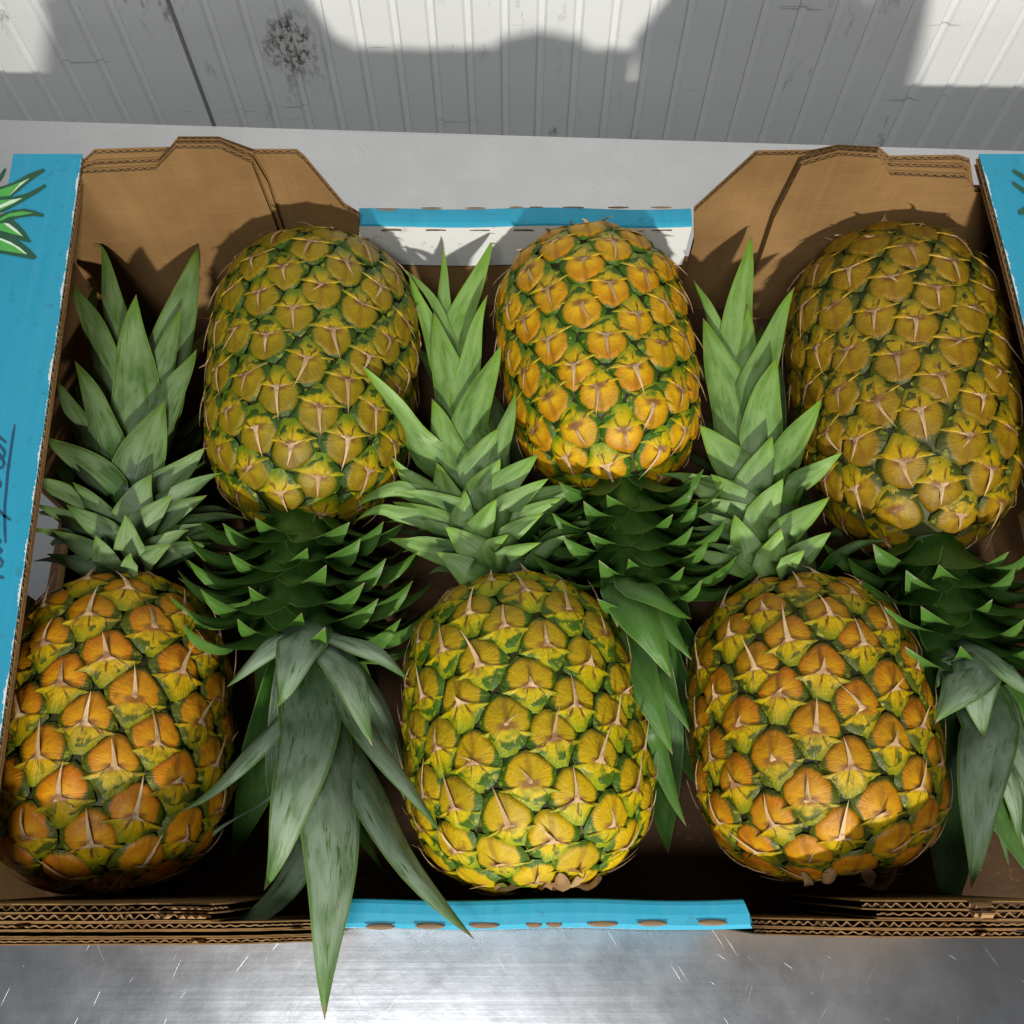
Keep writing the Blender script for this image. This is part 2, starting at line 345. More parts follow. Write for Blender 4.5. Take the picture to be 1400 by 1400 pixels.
# ------------------------------------------------------------------ the box
box = empty('cardboard_box', (0.01, .22, 0))
tag(box, 'open brown and blue cardboard tray on the steel table holding the six pineapples', 'box')
def board(name, P, d, th, flute_edges=(), wave=.0050, parent=box, m_front=None, m_back=None, depth=.009, fm=None, crush=.4):
    """corrugated board: polygon P (3D, planar), thickness vector d*th; waves show along the listed edges"""
    m_front = m_front or KRAFT; m_back = m_back or KRAFT; P = [np.asarray(p, float) for p in P]; d = unit(d)
    lin = .0006; g = Geo()
    g.prism(P, d*lin, 0); g.prism([p+d*(th-lin) for p in P], d*lin, 1)
    c = sum(P)/len(P)
    o = g.obj(name, [m_front, m_back], parent)
    for (i, j) in flute_edges:
        idx = list(range(i, j+1)); pts = [P[k % len(P)] for k in idx]
        # resample
        seg = [np.linalg.norm(pts[k+1]-pts[k]) for k in range(len(pts)-1)]; tot = sum(seg)
        ns = max(12, int(tot/wave*8)); V = []; F = []
        amp = (th-2*lin)/2-.0004; half = .00028
        for q in range(ns+1):
            s = tot*q/ns; k = 0; r = s
            while k < len(seg)-1 and r > seg[k]: r -= seg[k]; k += 1
            p = pts[k]+(pts[k+1]-pts[k])*min(1, r/seg[k]); t = unit(pts[k+1]-pts[k])
            inn = np.cross(d, t); inn = inn if np.dot(inn, c-p) > 0 else -inn
            jit = random.uniform(-.0005, .0004)
            z = th/2 + amp*math.sin(2*math.pi*s/wave + 1.3*math.sin(s*61)+.9*math.sin(s*143+1))*random.uniform(.8, 1.0)*(1-crush*(.5+.5*math.sin(s*37+len(P))))
            e = p+inn*(.0004-jit*.6)
            for zz, ii in ((z-half, 0), (z+half, 0), (z-half, depth), (z+half, depth)): V.append(e+inn*ii+d*zz)
        for q in range(ns):
            a = q*4; b = a+4
            F += [(a, a+1, b+1, b), (a, b, b+2, a+2), (a+1, a+3, b+3, b+1)]
        mesh_obj('flute', V, F, fm or KRAFT_D, o, smooth=False)
    return o

ZB = .105                  # height of the low front and back lips
ZL = .165                  # height of the end ledges
YB = .4325                 # inner face of the back wall
# bottom
g = Geo(); g.box((-.312, .0035, .0006), (.335, .452, .005)); g.obj('bottom_panel', KRAFT_SHADE, box)
# ledge lines
def ledge_pts(p, q, z): return atz(*p, z), atz(*q, z)
la, lb = ledge_pts((112, 214), (0, 1010), ZL); ra, rb = ledge_pts((1326, 214), (1400, 492), ZL)
def xon(a, b, y): return a[0]+(b[0]-a[0])*(y-a[1])/(b[1]-a[1])
YF0, YF1 = .004, .4385
def lx(y): return xon(la, lb, y)
def rx(y): return xon(ra, rb, y)+.006*math.sin((y-.15)*6.2)
LW = .042
# end walls with a hand hole each
def end_wall(fx, sgn, hole):
    g = Geo(); th = .0045*sgn
    def slab(y0, y1, z0, z1):
        x0, x1 = fx(y0), fx(y1)
        a = [(x0, y0, z0), (x0+th, y0, z0), (x1+th, y1, z0), (x1, y1, z0)]; b = [(p[0], p[1], z1) for p in a]
        g.hexa(a+b)
    ya, yb_, za, zb_ = hole
    slab(-.002, ya, .0055, ZL-.0105); slab(yb_, .447, .0055, ZL-.0105)
    slab(ya, yb_, .0055, za); slab(ya, yb_, zb_, ZL-.0105)
    return g.obj('end_wall', KRAFT, box)
end_wall(lambda y: lx(y)-LW+.004, -1, (.185, .255, .032, .090)); end_wall(lambda y: rx(y)+LW-.004, 1, (.215, .250, .045, .075))
def ledge(fx, sgn):
    ys = np.linspace(YF0, YF1, 9)
    inner = [(fx(y)+sgn*0, y) for y in ys]; outer = [(fx(y)+sgn*LW, y) for y in ys[::-1]]
    out = []
    for k, (zz, mt, ins) in enumerate(((ZL, BLUE, 0), (ZL-.0050, KRAFT, .0012))):
        P = [(x-sgn*0+sgn*ins, y, zz) for x, y in inner]+[(x, y, zz) for x, y in outer]
        o = board('ledge' if k == 0 else 'ledge_lining', P, (0, 0, -1), .0048, [(0, 8)], parent=box, m_front=mt, fm=KRAFT_W)
        out.append(o)
    return out[0]
led_l = ledge(lx, -1); led_r = ledge(rx, 1)

# torn white paper along the inner edge of the printed ledges
def worn(fx, sgn, parent):
    ys = np.arange(YF0+.004, YF1-.004, .0012); V = []; F = []
    for y in ys:
        w = max(0, .0004+.0009*math.sin(y*71)*math.sin(y*173+2)+random.uniform(-.0007, .0005))+.00003
        x = fx(y); V += [(x+sgn*.00005, y, ZL+.00006), (x+sgn*w, y, ZL+.00016), (x+sgn*(w+.0001), y, ZL+.00002)]
    for i in range(len(ys)-1):
        for k in range(2): a = i*3+k; F.append((a, a+1, a+4, a+3))
    tag(mesh_obj('worn_edge', V, F, WHITE, parent), kind='stuff')
worn(lx, -1, led_l); worn(rx, 1, led_r)
# flat print on the ledges
def flat(name, P, z, m, parent):
    g = Geo(); g.prism([(p[0], p[1], z) for p in P], (0, 0, .00012)); return g.obj(name, m, parent)
def zp(a, b): return atz(a/8.235, 210+b/8.235, ZL)
BL = [
 ([(-60,395),(0,380),(150,330),(330,230),(490,172),(515,195),(400,275),(300,350),(210,430),(120,490),(0,520),(-60,530)], [(-60,430),(0,412),(120,372),(300,300),(340,285),(240,360),(110,482),(0,488),(-60,490)], [(235,340),(330,288),(240,362),(115,478)]),
 ([(-60,505),(0,500),(150,490),(300,455),(430,390),(510,345),(525,375),(420,450),(300,520),(180,590),(60,650),(-60,700)], [(-60,535),(0,530),(140,520),(260,505),(150,570),(0,645),(-60,650)], [(-60,620),(0,590),(130,530),(250,510),(160,560),(0,625)]),
 ([(-60,720),(0,690),(150,640),(280,625),(400,650),(500,690),(490,715),(380,705),(240,720),(120,755),(40,775),(-60,790)], [(-60,770),(0,740),(100,682),(250,655),(380,672),(240,700),(100,718),(20,760)], None),
 ([(40,770),(140,745),(210,800),(290,890),(355,1000),(330,1005),(200,970),(90,910),(-60,870),(-60,800)], [(-60,800),(30,790),(100,790),(200,870),(270,940),(150,910),(-60,850)], [(50,785),(110,800),(200,870),(265,940),(180,890),(70,812)]),
 ([(-60,865),(0,880),(100,905),(200,970),(330,1075),(420,1170),(380,1195),(240,1170),(-60,1115)], [(-60,940),(0,960),(120,1000),(230,1070),(310,1140),(180,1120),(-60,1080)], [(-60,935),(0,955),(120,1000),(230,1068),(312,1140),(285,1132),(150,1042),(-60,950)]),
 ([(-60,260),(0,240),(50,170),(80,175),(50,260),(0,330),(-60,380)], None, None)]
for k, (dk, md, hi) in enumerate(BL):
    flat('printed_leaf', [zp(*p) for p in dk], ZL+.0002+k*.00001, LEAFDK, led_l)
    if md: flat('printed_leaf', [zp(*p) for p in md], ZL+.0004, LEAFMD, led_l)
    if hi: flat('printed_highlight', [zp(*p) for p in hi], ZL+.0006, LEAFHI, led_l)
for P in ([(1383,235),(1386,232),(1400,240),(1425,252),(1425,262),(1400,248)], [(1383,252),(1386,249),(1400,258),(1425,268),(1425,280),(1400,266)], [(1391,289),(1400,283),(1425,278),(1425,300),(1400,294),(1392,294)]):
    flat('printed_leaf', [atz(u, v, ZL) for u, v in P], ZL+.0003, LEAFDK, led_r)
def stroke(pts, w, parent=led_l, m=INK, z=ZL+.0003):
    P = [atz(u, v, ZL)[:2] for u, v in pts]; V = []; F = []
    for i, p in enumerate(P):
        t = unit(P[min(i+1, len(P)-1)]-P[max(i-1, 0)]); nn = np.array([-t[1], t[0]])
        ww = w*(1 if 0 < i < len(P)-1 else .6)
        for s in (-1, 1): V.append((*(p+nn*ww*s), z))
    n = len(V); V += [(a, b, c+.00012) for a, b, c in V]
    for i in range(len(P)-1):
        a = 2*i; F += [(n+a, n+a+1, n+a+3, n+a+2), (a, a+2, n+a+2, n+a), (a+1, n+a+1, n+a+3, a+3)]
    mesh_obj('lettering', V, F, m, parent, smooth=False)
pw = .00065
stroke([(20.5,581),(18,595),(14.5,620),(11,645),(9,670),(7,690),(6.5,705),(7,725),(8,743)], pw*1.1)
for s_ in ([(-14,588),(-4,595),(3,601),(9,606)],
           [(-9,602),(-2,607),(3,613),(7,619),(6,625),(1,624),(-5,616),(-10,612)],
           [(-10,628),(-2,626),(4,628),(6,635),(3,640),(-4,640),(-10,636)],
           [(-10,652),(-3,656),(1,661),(1,666),(-4,667),(-10,662)],
           [(-8,672),(-3,675),(0,677)],
           [(-14,690),(-5,695),(2,702),(9,708),(15,712)],
           [(-9,713),(-3,716),(0,720)],
           [(-9,734),(-3,736),(1,741),(-1,745),(-8,744)],
           [(-8,748),(-1,750),(3,754),(-1,758),(-8,756)],
           [(-8,762),(0,764),(4,769),(2,775),(-4,776),(-9,771)],
           [(-14,784),(-5,787),(2,790),(6,791)]): stroke(s_, pw)

# back wall: low lip in the middle, tall corner flaps
def lip(y_in, y_out, x0, x1, zt, zw, sgn, slant=0.0):
    """folded blue lip (rounded top) with a white inner face"""
    V = []; F = []; M = []; nx = 24
    prof = [(y_in, zw, 1), (y_in, zt-.0022, 1), (y_in+sgn*.0006, zt-.0006, 0), (y_in+sgn*.0024, zt, 0), ((y_in+y_out)/2, zt+.0003, 0), (y_out-sgn*.002, zt, 0), (y_out, zt-.002, 0), (y_out, .006, 0), (y_out-sgn*.004, .006, 0), (y_out-sgn*.004, zt-.006, 0), (y_in+sgn*.004, zt-.006, 1), (y_in+sgn*.004, zw, 1)]
    for i in range(nx+1):
        t = i/nx; x = x0+(x1-x0)*t
        for (y, z, m) in prof:
            V.append((x+slant*(y-y_in), y+.0006*math.sin(x*55), z+.0005*math.sin(x*41+1)))
    n = len(prof)
    for i in range(nx):
        for k in range(n):
            a = i*n+k; b = i*n+(k+1) % n; F.append((a, b, b+n, a+n)); M.append(1 if prof[k][2] and prof[(k+1) % n][2] else 0)
    F += [tuple(range(n)), tuple(range((nx+1)*n-1, nx*n-1, -1))]; M += [0, 0]
    return mesh_obj('folded_lip', V, F, None, box, smooth=False, mats=[BLUE, WHITE], mi=M)
xl, xr = atz(490, 300, ZB)[0], atz(946, 300, ZB)[0]
lip_b = lip(YB, YB+.0148, xl, xr, ZB, .061, 1)
g = Geo(); g.box((-.296, YB+.0035, .006), (.318, YB+.0080, .060)); g.obj('back_wall', KRAFT, box)
CUTM = mat_plain('cut_edge_brown', (.20, .125, .065))
def cut(u, v, z, w, parent, dy=.0007, curve=1):
    c = atz(u, v, z); V = []; F = []; n = 9
    for i in range(n):
        s = -1+2*i/(n-1); x = c[0]+w*s/2; hh = dy*(1-s*s)**.5+.00012
        for k, (yy, zz) in enumerate(((-hh, 0), (0, .0009), (hh, 0))): V.append((x+random.uniform(-.0002, .0002), c[1]+yy, z+.0002+zz*random.uniform(.6, 1)))
    for i in range(n-1):
        for k in range(2): a = i*3+k; F.append((a, a+3, a+4, a+1))
    mesh_obj('fold_cut', V, F, CUTM, parent)
for u, v in ((529,287),(590,285),(650,285),(706,284),(733,284),(784,284),(845,284),(904,284)): cut(u, v, ZB-.0002, .014 if u not in (706,733) else .009, lip_b, .0008)
def cut_v(u, v, parent):       # the same cuts on the inner fold of the back lip (on the vertical face)
    c = aty(u, v, YB-.0002); V = []; F = []
    for i in range(9):
        s = -1+i/4; hh = .0005*(1-s*s)**.5+.0001
        V += [(c[0]+.0068*s, YB-.0003, c[2]-hh), (c[0]+.0068*s, YB-.0012, c[2]+random.uniform(-.0002, .0002)), (c[0]+.0068*s, YB-.0003, c[2]+hh)]
    for i in range(8):
        for k in range(2): a = i*3+k; F.append((a, a+1, a+4, a+3))
    mesh_obj('fold_cut', V, F, mat_cut, parent)
mat_cut = mat_plain('cut_dark_brown', (.09, .06, .035))  # darker brown for the cuts on the inner fold
for u in (535, 596, 656, 716, 905): cut_v(u, 314, lip_b)

def vpoly(px, y): return [aty(u, v, y) for u, v in px]
def down(P, z): # close an outline by dropping to z
    return [(P[-1][0], P[-1][1], z)], [(P[0][0], P[0][1], z)]
def flap(px, y, edges, name, th=.0042, mf=None):
    P = vpoly(px, y); a, b = down(P, .0062)
    return board(name, list(P)+a+b, (0, 1, 0), th, edges, m_front=mf)
# left corner
flap([(22,258),(104,258),(113,238),(212,233),(240,204),(300,204),(344,224),(374,300),(392,352)], YB-.0092, [(2, 7)], 'corner_flap')
flap([(22,256),(104,256),(114,231),(130,226),(222,222),(239,198),(300,198),(346,216),(366,250)], YB-.0046, [(2, 7)], 'corner_flap')
flap([(22,254),(104,254),(114,224),(128,211),(236,208),(242,194),(298,194),(345,211),(405,211),(416,220),(470,284),(491,297),(491,330)], YB, [(2, 11)], 'corner_flap')
# right corner
flap([(1043,345),(1058,300),(1095,228),(1148,213),(1203,217),(1217,240),(1322,245),(1327,250),(1333,264),(1398,264)], YB-.0092, [(1, 7)], 'corner_flap')
flap([(1092,240),(1098,222),(1148,209),(1203,212),(1216,228),(1318,231),(1326,238),(1331,262),(1398,262)], YB-.0046, [(1, 6)], 'corner_flap')
flap([(949,330),(949,290),(1034,213),(1112,212),(1147,205),(1203,208),(1217,220),(1312,219),(1327,224),(1332,260),(1398,260)], YB, [(1, 9)], 'corner_flap')

# front wall
xf0, xf1 = atz(300, 1250, ZB)[0], atz(1018, 1250, ZB)[0]
lip_f = lip(.0150, .0012, xf0+.048, xf1, ZB, .05, -1, slant=-.35)
for u in (520, 588, 662, 730, 758, 824, 892, 974): cut(u, 1267-(u-520)*.012, ZB+.0002, .0155 if u not in (730, 758) else .008, lip_f, .0013)
def fpoly(px_u, zs, y):      # top edge from (u, z) pairs on the plane y
    out = []
    for (u, z) in zip(px_u, zs):
        d = ray(u, 1262); t = (H-z)/-d[2]; out.append(np.array([t*d[0], y, z]))
    return out
def fflap(us, zs, y, edges, name='front_flap', th=.0042, lean=0.0, mf=None, rag=1.0, crush=.75):
    us2, zs2 = [], []
    for k in range(len(us)-1):
        m_ = max(1, int(abs(us[k+1]-us[k])/14))
        for q in range(m_): us2.append(us[k]+(us[k+1]-us[k])*q/m_); zs2.append(zs[k]+(zs[k+1]-zs[k])*q/m_+random.uniform(-.0011, .0008)*(q > 0)*rag)
    us2.append(us[-1]); zs2.append(zs[-1])
    if edges: edges = [(0, len(us2)-1)]
    P = fpoly(us2, zs2, y); a, b = down(P, .0062)
    P = [np.asarray(p, float) for p in (list(P)+a+b)]
    P = [p+np.array([0, -lean*(p[2]-.02), 0]) for p in P]
    return board(name, P, (0, -1, 0), th, edges, m_front=mf, depth=.006, crush=crush)
# left front stack, inner to outer
fflap([-90, 40, 160, 185, 240, 290, 312], [.168, .168, .168, .160, .158, .166, .150], .0195, [(0, 6)], lean=.055)
fflap([-90, 30, 150, 200, 255, 288], [.170, .170, .171, .160, .158, .164], .0145, [(0, 5)], lean=.045)
fflap([-90, 120, 300, 360, 428, 440], [.158, .158, .150, .140, .118, .108], .0085, [(0, 5)], lean=.035, rag=2.2, crush=.8, th=.0036)
fflap([-90, 120, 300, 360, 432, 445], [.154, .152, .147, .138, .116, .106], .0042, [], lean=.03, rag=3.0, th=.0030)
fflap([-90, 60, 170, 330, 428], [.150, .149, .146, .139, .112], .0008, [(0, 4)], lean=.03, rag=1.5, crush=.7, th=.0030)
# right front stack
fflap([1180, 1215, 1262, 1345, 1362, 1480], [.150, .160, .160, .160, .170, .170], .0200, [(0, 5)], lean=.05)
fflap([1200, 1235, 1300, 1345, 1364, 1480], [.150, .157, .158, .160, .171, .171], .0150, [(0, 5)], lean=.042)
fflap([1028, 1042, 1140, 1220, 1480], [.108, .116, .142, .150, .155], .0095, [(0, 4)], lean=.035, crush=.8, rag=1.6)
fflap([1030, 1046, 1140, 1220, 1480], [.107, .115, .138, .146, .150], .0048, [(0, 4)], lean=.032, rag=2.5, crush=.7, th=.0036)

# ------------------------------------------------------------------ pineapples
GOLD = math.pi*(3-math.sqrt(5))
class Body:
    def __init__(s, base, neck, Rm, p=3.5, taper=.10):
        s.B = np.array(base); s.Nk = np.array(neck); s.R = Rm; s.p = p; s.taper = taper
        s.L = np.linalg.norm(s.Nk-s.B); s.A = (s.Nk-s.B)/s.L
        s.W = unit(np.cross(s.A, (0, 0, 1))); s.U = np.cross(s.W, s.A)
        t = np.linspace(0, 1, 801); r = s.rad(t); ds = np.hypot(np.diff(t)*s.L, np.diff(r))
        s.t = t; s.s = np.concatenate([[0], np.cumsum(ds)]); s.S = s.s[-1]; s.r = r
        dr = np.gradient(r, s.s); dx = np.gradient(t*s.L, s.s); m = np.hypot(dr, dx)+1e-9
        s.nr = dx/m; s.nx = -dr/m
        s.area = np.concatenate([[0], np.cumsum(2*math.pi*.5*(r[1:]+r[:-1])*ds)])
    def rad(s, t):
        t = np.clip(t, 0, 1); x = np.abs(2*t-1)
        return s.R*np.maximum(0, 1-x**s.p)**.5*(1-s.taper*(t-.35))
    def surf(s, ss, th, h):
        ss = np.clip(ss, 0, s.S)
        t = np.interp(ss, s.s, s.t); r = np.interp(ss, s.s, s.r); nr = np.interp(ss, s.s, s.nr); nx = np.interp(ss, s.s, s.nx)
        c, sn = np.cos(th), np.sin(th)
        rd = c[..., None]*s.U+sn[..., None]*s.W
        nrm = rd*nr[..., None]+s.A*nx[..., None]
        return s.B+s.A*(t*s.L)[..., None]+rd*r[..., None]+nrm*np.asarray(h)[..., None], nrm
    def push_up(s, P, margin):       # how far P must rise to clear the body
        q = P-s.B; t = (q@s.A)/s.L
        if t < -.02 or t > 1.02: return 0
        r = s.rad(t)+margin; lat = q@s.W; up = q@s.U
        if abs(lat) >= r: return 0
        top = math.sqrt(r*r-lat*lat)
        return max(0, top-up) if up > -r*.5 else 0

RINGS = np.array([.16, .34, .50, .63, .74, .84, .93, 1.0]); NA = 20
PH = np.arange(NA)*2*math.pi/NA
BR = [(-1.14,.30,-.10),(-.92,.42,-.03),(-.68,.52,.035),(-.46,.70,.075),(-.29,.96,.095),(-.225,1.06,.10),(-.175,.44,.14),(-.11,.115,.19),(.10,.080,.22),(.36,.055,.24),(.64,.032,.24),(.95,.003,.23)]
BU = np.array([-1, -.8, -.55, -.3, -.1, .1, .3, .55, .8, 1.0])
def build_fruit(root, b, cell, hand, th0, m_eye, m_bract, m_core, tipf=1.0, base_wide=True):
    a = .5*math.sqrt(cell/.866)
    n = int(b.area[-1]/cell)
    k = np.arange(n); ar = (k+.5)*cell; sk = np.interp(ar, b.area, b.s)
    sk = sk + rng.normal(0, .11*a, n); tk = th0+hand*k*GOLD+rng.normal(0, .09*a/b.R, n)
    pos, nrm = b.surf(sk, tk, np.zeros(n))
    # rind underneath, so that no gap shows through
    T = np.linspace(0, 1, 40); m = 32; V = []; F = []
    sT_ = np.linspace(0, b.S, 40); ang = np.arange(m)*2*math.pi/m
    for s_ in sT_:
        P, _ = b.surf(np.full(m, s_), ang, np.full(m, -.0040)); V += P.tolist()
    F = [(i*m+j, i*m+(j+1) % m, (i+1)*m+(j+1) % m, (i+1)*m+j) for i in range(39) for j in range(m)]
    mesh_obj('rind', V, F, m_core, root)
    for i in range(n):
        rk = float(np.interp(sk[i], b.s, b.r)); along = sk[i]/b.S
        if nrm[i][2] < -.40 or rk < .017: continue
        if along > .95: continue
        tx = -math.sin(tk[i])*b.U+math.cos(tk[i])*b.W; ty = np.cross(nrm[i], tx); ty = ty if ty@b.A > 0 or along > .9 or along < .1 else -ty
        if np.dot(np.cross(tx, ty), nrm[i]) < 0: pass
        tyy = unit(b.surf(np.array([sk[i]+.001]), tk[i:i+1], np.zeros(1))[0][0]-b.surf(np.array([sk[i]-.001]), tk[i:i+1], np.zeros(1))[0][0])
        D = pos-pos[i]; x = D@tx; y = D@tyy; d2 = (D*D).sum(1); ok = (d2 > 1e-10) & (d2 < (4*a)**2)
        x, y, d2 = x[ok], y[ok], d2[ok]; l = np.hypot(x, y)+1e-9; x = x/l*np.sqrt(d2); y = y/l*np.sqrt(d2)
        dirs = np.stack([np.sin(PH), np.cos(PH)], 1)
        dot = dirs@np.stack([x, y]); dot = np.where(dot > 1e-6, d2/2/np.maximum(dot, 1e-6), 9)
        bound = np.minimum(dot.min(1), 1.5*a)*.99
        bound = .8*bound+.1*np.roll(bound, 1)+.1*np.roll(bound, -1)
        X = np.concatenate([[0], (RINGS[:, None]*bound*np.sin(PH)).ravel()]); Y = np.concatenate([[0], (RINGS[:, None]*bound*np.cos(PH)).ravel()])
        E = np.concatenate([[0], np.repeat(RINGS, NA)])
        nx_, ny_ = X/a, Y/a; dd = np.hypot(nx_, (ny_-.16))
        rnd = rng.random(); big = 1+.25*(rng.random()-.5)
        h = .125*np.clip(1-(dd/1.0)**2, 0, 1)*big-.05*np.exp(-(nx_/.09)**2)*sm(0, .3, ny_)*(dd < .8)
        h += .03*np.cos(np.arctan2(nx_, ny_-.26)*11+rnd*9)*sm(.4, .8, dd)*sm(1.1, .9, dd)
        h -= .11*sm(.86, 1.0, E); h += .07*(rng.random()-.5)+.06*np.sin(nx_*2.2+rnd*20)*np.cos(ny_*2+rnd*11)*(1-E)
        hh = h*a
        rloc = max(rk, .35*b.R)
        def on(xx, yy, h_):
            s2 = sk[i]+yy; r2 = np.maximum(.5*(np.interp(np.clip(s2, 0, b.S), b.s, b.r)+rk), .3*b.R*min(1, rk/(.3*b.R)))
            return b.surf(s2, tk[i]+xx/r2, h_)[0]
        P = on(X, Y, hh)
        F = [(0, 1+(j+1) % NA, 1+j) for j in range(NA)]
        for q in range(len(RINGS)-1):
            o = 1+q*NA; F += [(o+j, o+(j+1) % NA, o+NA+(j+1) % NA, o+NA+j) for j in range(NA)]
        if hand < 0 or True:
            pass
        uv = np.stack([nx_/3+.5, ny_/3+.5], 1)
        ripe = np.clip(1-along*1.15+rng.normal(0, .10), 0, 1)
        at = np.stack([E, np.full_like(E, rnd), np.full_like(E, ripe), np.ones_like(E)], 1)
        fo = mesh_obj('fruitlet', P, F, m_eye, root, uv, at)
        # ---- bract with its spine
        wdt = float(np.clip(bound[[4, 5, 6, 14, 15, 16]].mean()/a, .75, 1.25))
        lowb = float(np.clip(bound[9:12].mean()/a, .7, 1.3)); upb = float(np.clip(bound[[0, 1, 19]].mean()/a, .7, 1.35))
        tl = (np.clip(rng.normal(.98, .24), .3, 1.45) if rng.random() > .2 else rng.uniform(.15, .5))*tipf; bend = rng.normal(0, .24); lift = rng.normal(.07, .13); rot = rng.normal(0, .10)
        fl = 1-.55*sm(.22, .0, along)       # flatter towards the base
        rows = []; uvb = []
        for (yy, hw, zz) in BR:
            Yv = yy*lowb if yy < -.1 else -.1*lowb+(yy+.1)*tl*upb
            xx = BU*hw*wdt; yl = np.full_like(xx, Yv)
            if yy < -.13: yl = yl-.12*np.abs(BU)**2*(hw/1.0)*(1 if yy > -.4 else .3)
            if -.3 < yy < -.13: yl = yl-.04*np.abs(BU)**1.5
            sp = max(0, yy+.1)
            xx = xx+bend*sp**1.5
            zc = zz*fl*big+(lift*sp**1.3 if sp else 0)
            if yy < -.40: zv = zc*(1-1.0*np.abs(BU)**1.5)-.05*np.abs(BU)**3
            elif yy < -.12: zv = zc*(1-.80*np.abs(BU)**1.5)+.015
            else: zv = zc-.25*hw*np.abs(BU)**1.5
            # furrows of the fan
            ag = np.arctan2(xx, .05-yl); fr = np.cos(ag*6.4+rnd*3)*.035*sm(-1.0, -.75, yl)*sm(-.12, -.35, yl)
            zv = zv+fr
            xr_ = xx*math.cos(rot)-yl*math.sin(rot); yr_ = xx*math.sin(rot)+yl*math.cos(rot)
            rows.append(on(xr_*a, yr_*a, zv*a+.0002)); uvb += [(p/3+.5, q/3+.5) for p, q in zip(xx/wdt, np.where(yl < -.1, yl/lowb, yl))]
        nb = len(BU); Vb = np.concatenate(rows)
        # a thin back side, so the lip and the spine have a thickness
        ctr = Vb.reshape(len(BR), nb, 3); thick = np.array([0, 0, 0, .02, .05, .06, .07, .07, .06, .045, .03, .008])
        back = ctr-nrm[i]*(thick*a*1.0)[:, None, None]*(1-np.abs(BU)**3)[None, :, None]
        Vall = np.concatenate([Vb, back[4:].reshape(-1, 3)]); nbk = len(Vb)
        Fb = [(q*nb+j, q*nb+j+1, (q+1)*nb+j+1, (q+1)*nb+j) for q in range(len(BR)-1) for j in range(nb-1)]
        Fb += [(nbk+q*nb+j, nbk+(q+1)*nb+j, nbk+(q+1)*nb+j+1, nbk+q*nb+j+1) for q in range(len(BR)-5) for j in range(nb-1)]
        uva = np.array(uvb); uva = np.concatenate([uva, uva[4*nb:]])
        lat = np.concatenate([np.abs(BU)*(1 if r_[0] < -.4 else .75 if r_[0] < -.2 else 0) for r_ in BR]); lat = np.concatenate([lat, lat[4*nb:]])
        ab = np.stack([lat, np.full(len(Vall), rnd), np.full(len(Vall), ripe), np.ones(len(Vall))], 1)
        mesh_obj('bract', Vall, Fb, m_bract, fo, uva, ab)

CU = np.array([-1, -.72, -.36, 0, .36, .72, 1.0])
def leaf_mesh(name, C, Wd, refn, mat, parent, tone=.4, chan=.30, side=None, base_w=.66, sharp=1.5, seed=None, thick=.0013, twist=0.0):
    """lanceolate channelled blade along the centreline C; refn = outer (convex) side"""
    C = np.asarray(C, float); n = len(C); T = np.gradient(C, axis=0); T /= np.linalg.norm(T, axis=1)[:, None]+1e-9
    seg = np.linalg.norm(np.diff(C, axis=0), axis=1); ln = seg.sum(); t = np.concatenate([[0], np.cumsum(seg)])/ln
    w = Wd/2*(base_w+(1-base_w)*np.sin(np.minimum(t/.42, 1)*math.pi/2))*np.where(t > .4, np.maximum(0, 1-((t-.4)/.6)**sharp), 1)+.0001
    sd = random.random()*50 if seed is None else seed
    V1 = []; V2 = []; uv = []
    for i in range(n):
        rn_ = np.asarray(refn if np.ndim(refn) == 1 else refn[i], float)
        s = np.cross(T[i], rn_); s = s/(np.linalg.norm(s)+1e-9)
        nn = np.cross(s, T[i])
        ca, sa = math.cos(twist*t[i]), math.sin(twist*t[i]); s, nn = s*ca+nn*sa, nn*ca-s*sa
        wav = .05*np.sin(t[i]*17+sd*3+CU*2.0)*np.abs(CU)
        off = -chan*w[i]*np.abs(CU)**1.35+wav*w[i]
        row = C[i]+np.outer(w[i]*CU, s)+np.outer(off, nn)
        V1.append(row); V2.append(row-np.outer(thick*(1-CU**2)*(1-.6*t[i]), nn)); uv += [(c/2+.5, t[i]) for c in CU]
    m = len(CU); V = np.concatenate(V1+V2); k = n*m
    F = [(q*m+j, (q+1)*m+j, (q+1)*m+j+1, q*m+j+1) for q in range(n-1) for j in range(m-1)]
    F += [(k+q*m+j, k+q*m+j+1, k+(q+1)*m+j+1, k+(q+1)*m+j) for q in range(n-1) for j in range(m-1)]
    uv = np.array(uv+uv); at = np.tile([0, (sd % 50)/50, ln*3, tone], (len(V), 1))
    return mesh_obj(name, V, F, mat, parent, uv, at)
def bez(p0, p1, p2, n=14):
    t = np.linspace(0, 1, n)[:, None]; return (1-t)**2*p0+2*t*(1-t)*p1+t*t*p2

BODIES = {}
def keep_in(C, own, extra=.004, lift=True):
    C = np.array(C)
    for key_, b in BODIES.items():
        if key_ == own: continue
        up = np.array([b.push_up(p, extra) for p in C])
        if up.max() > 0:
            for _ in range(4): up = np.maximum(up, np.convolve(np.pad(up, 1, mode='edge'), [.33, .34, .33], 'valid'))
            for _ in range(6): up = np.convolve(np.pad(up, 1, mode='edge'), [.25, .5, .25], 'valid')
            C[:, 2] += np.minimum(up, .08)
    C[:, 1] = np.where(C[:, 2] < .19, np.minimum(C[:, 1], YB-.013), C[:, 1])
    for i in range(len(C)):
        if C[i, 0] < lx(C[i, 1])+.004: C[i, 2] = min(C[i, 2], ZL-.013)
        if C[i, 0] > rx(C[i, 1])-.004: C[i, 2] = min(C[i, 2], ZL-.013)
    C[:, 0] = np.clip(C[:, 0], -.288, .312)
    C[:, 2] = np.maximum(C[:, 2], .008)
    return C

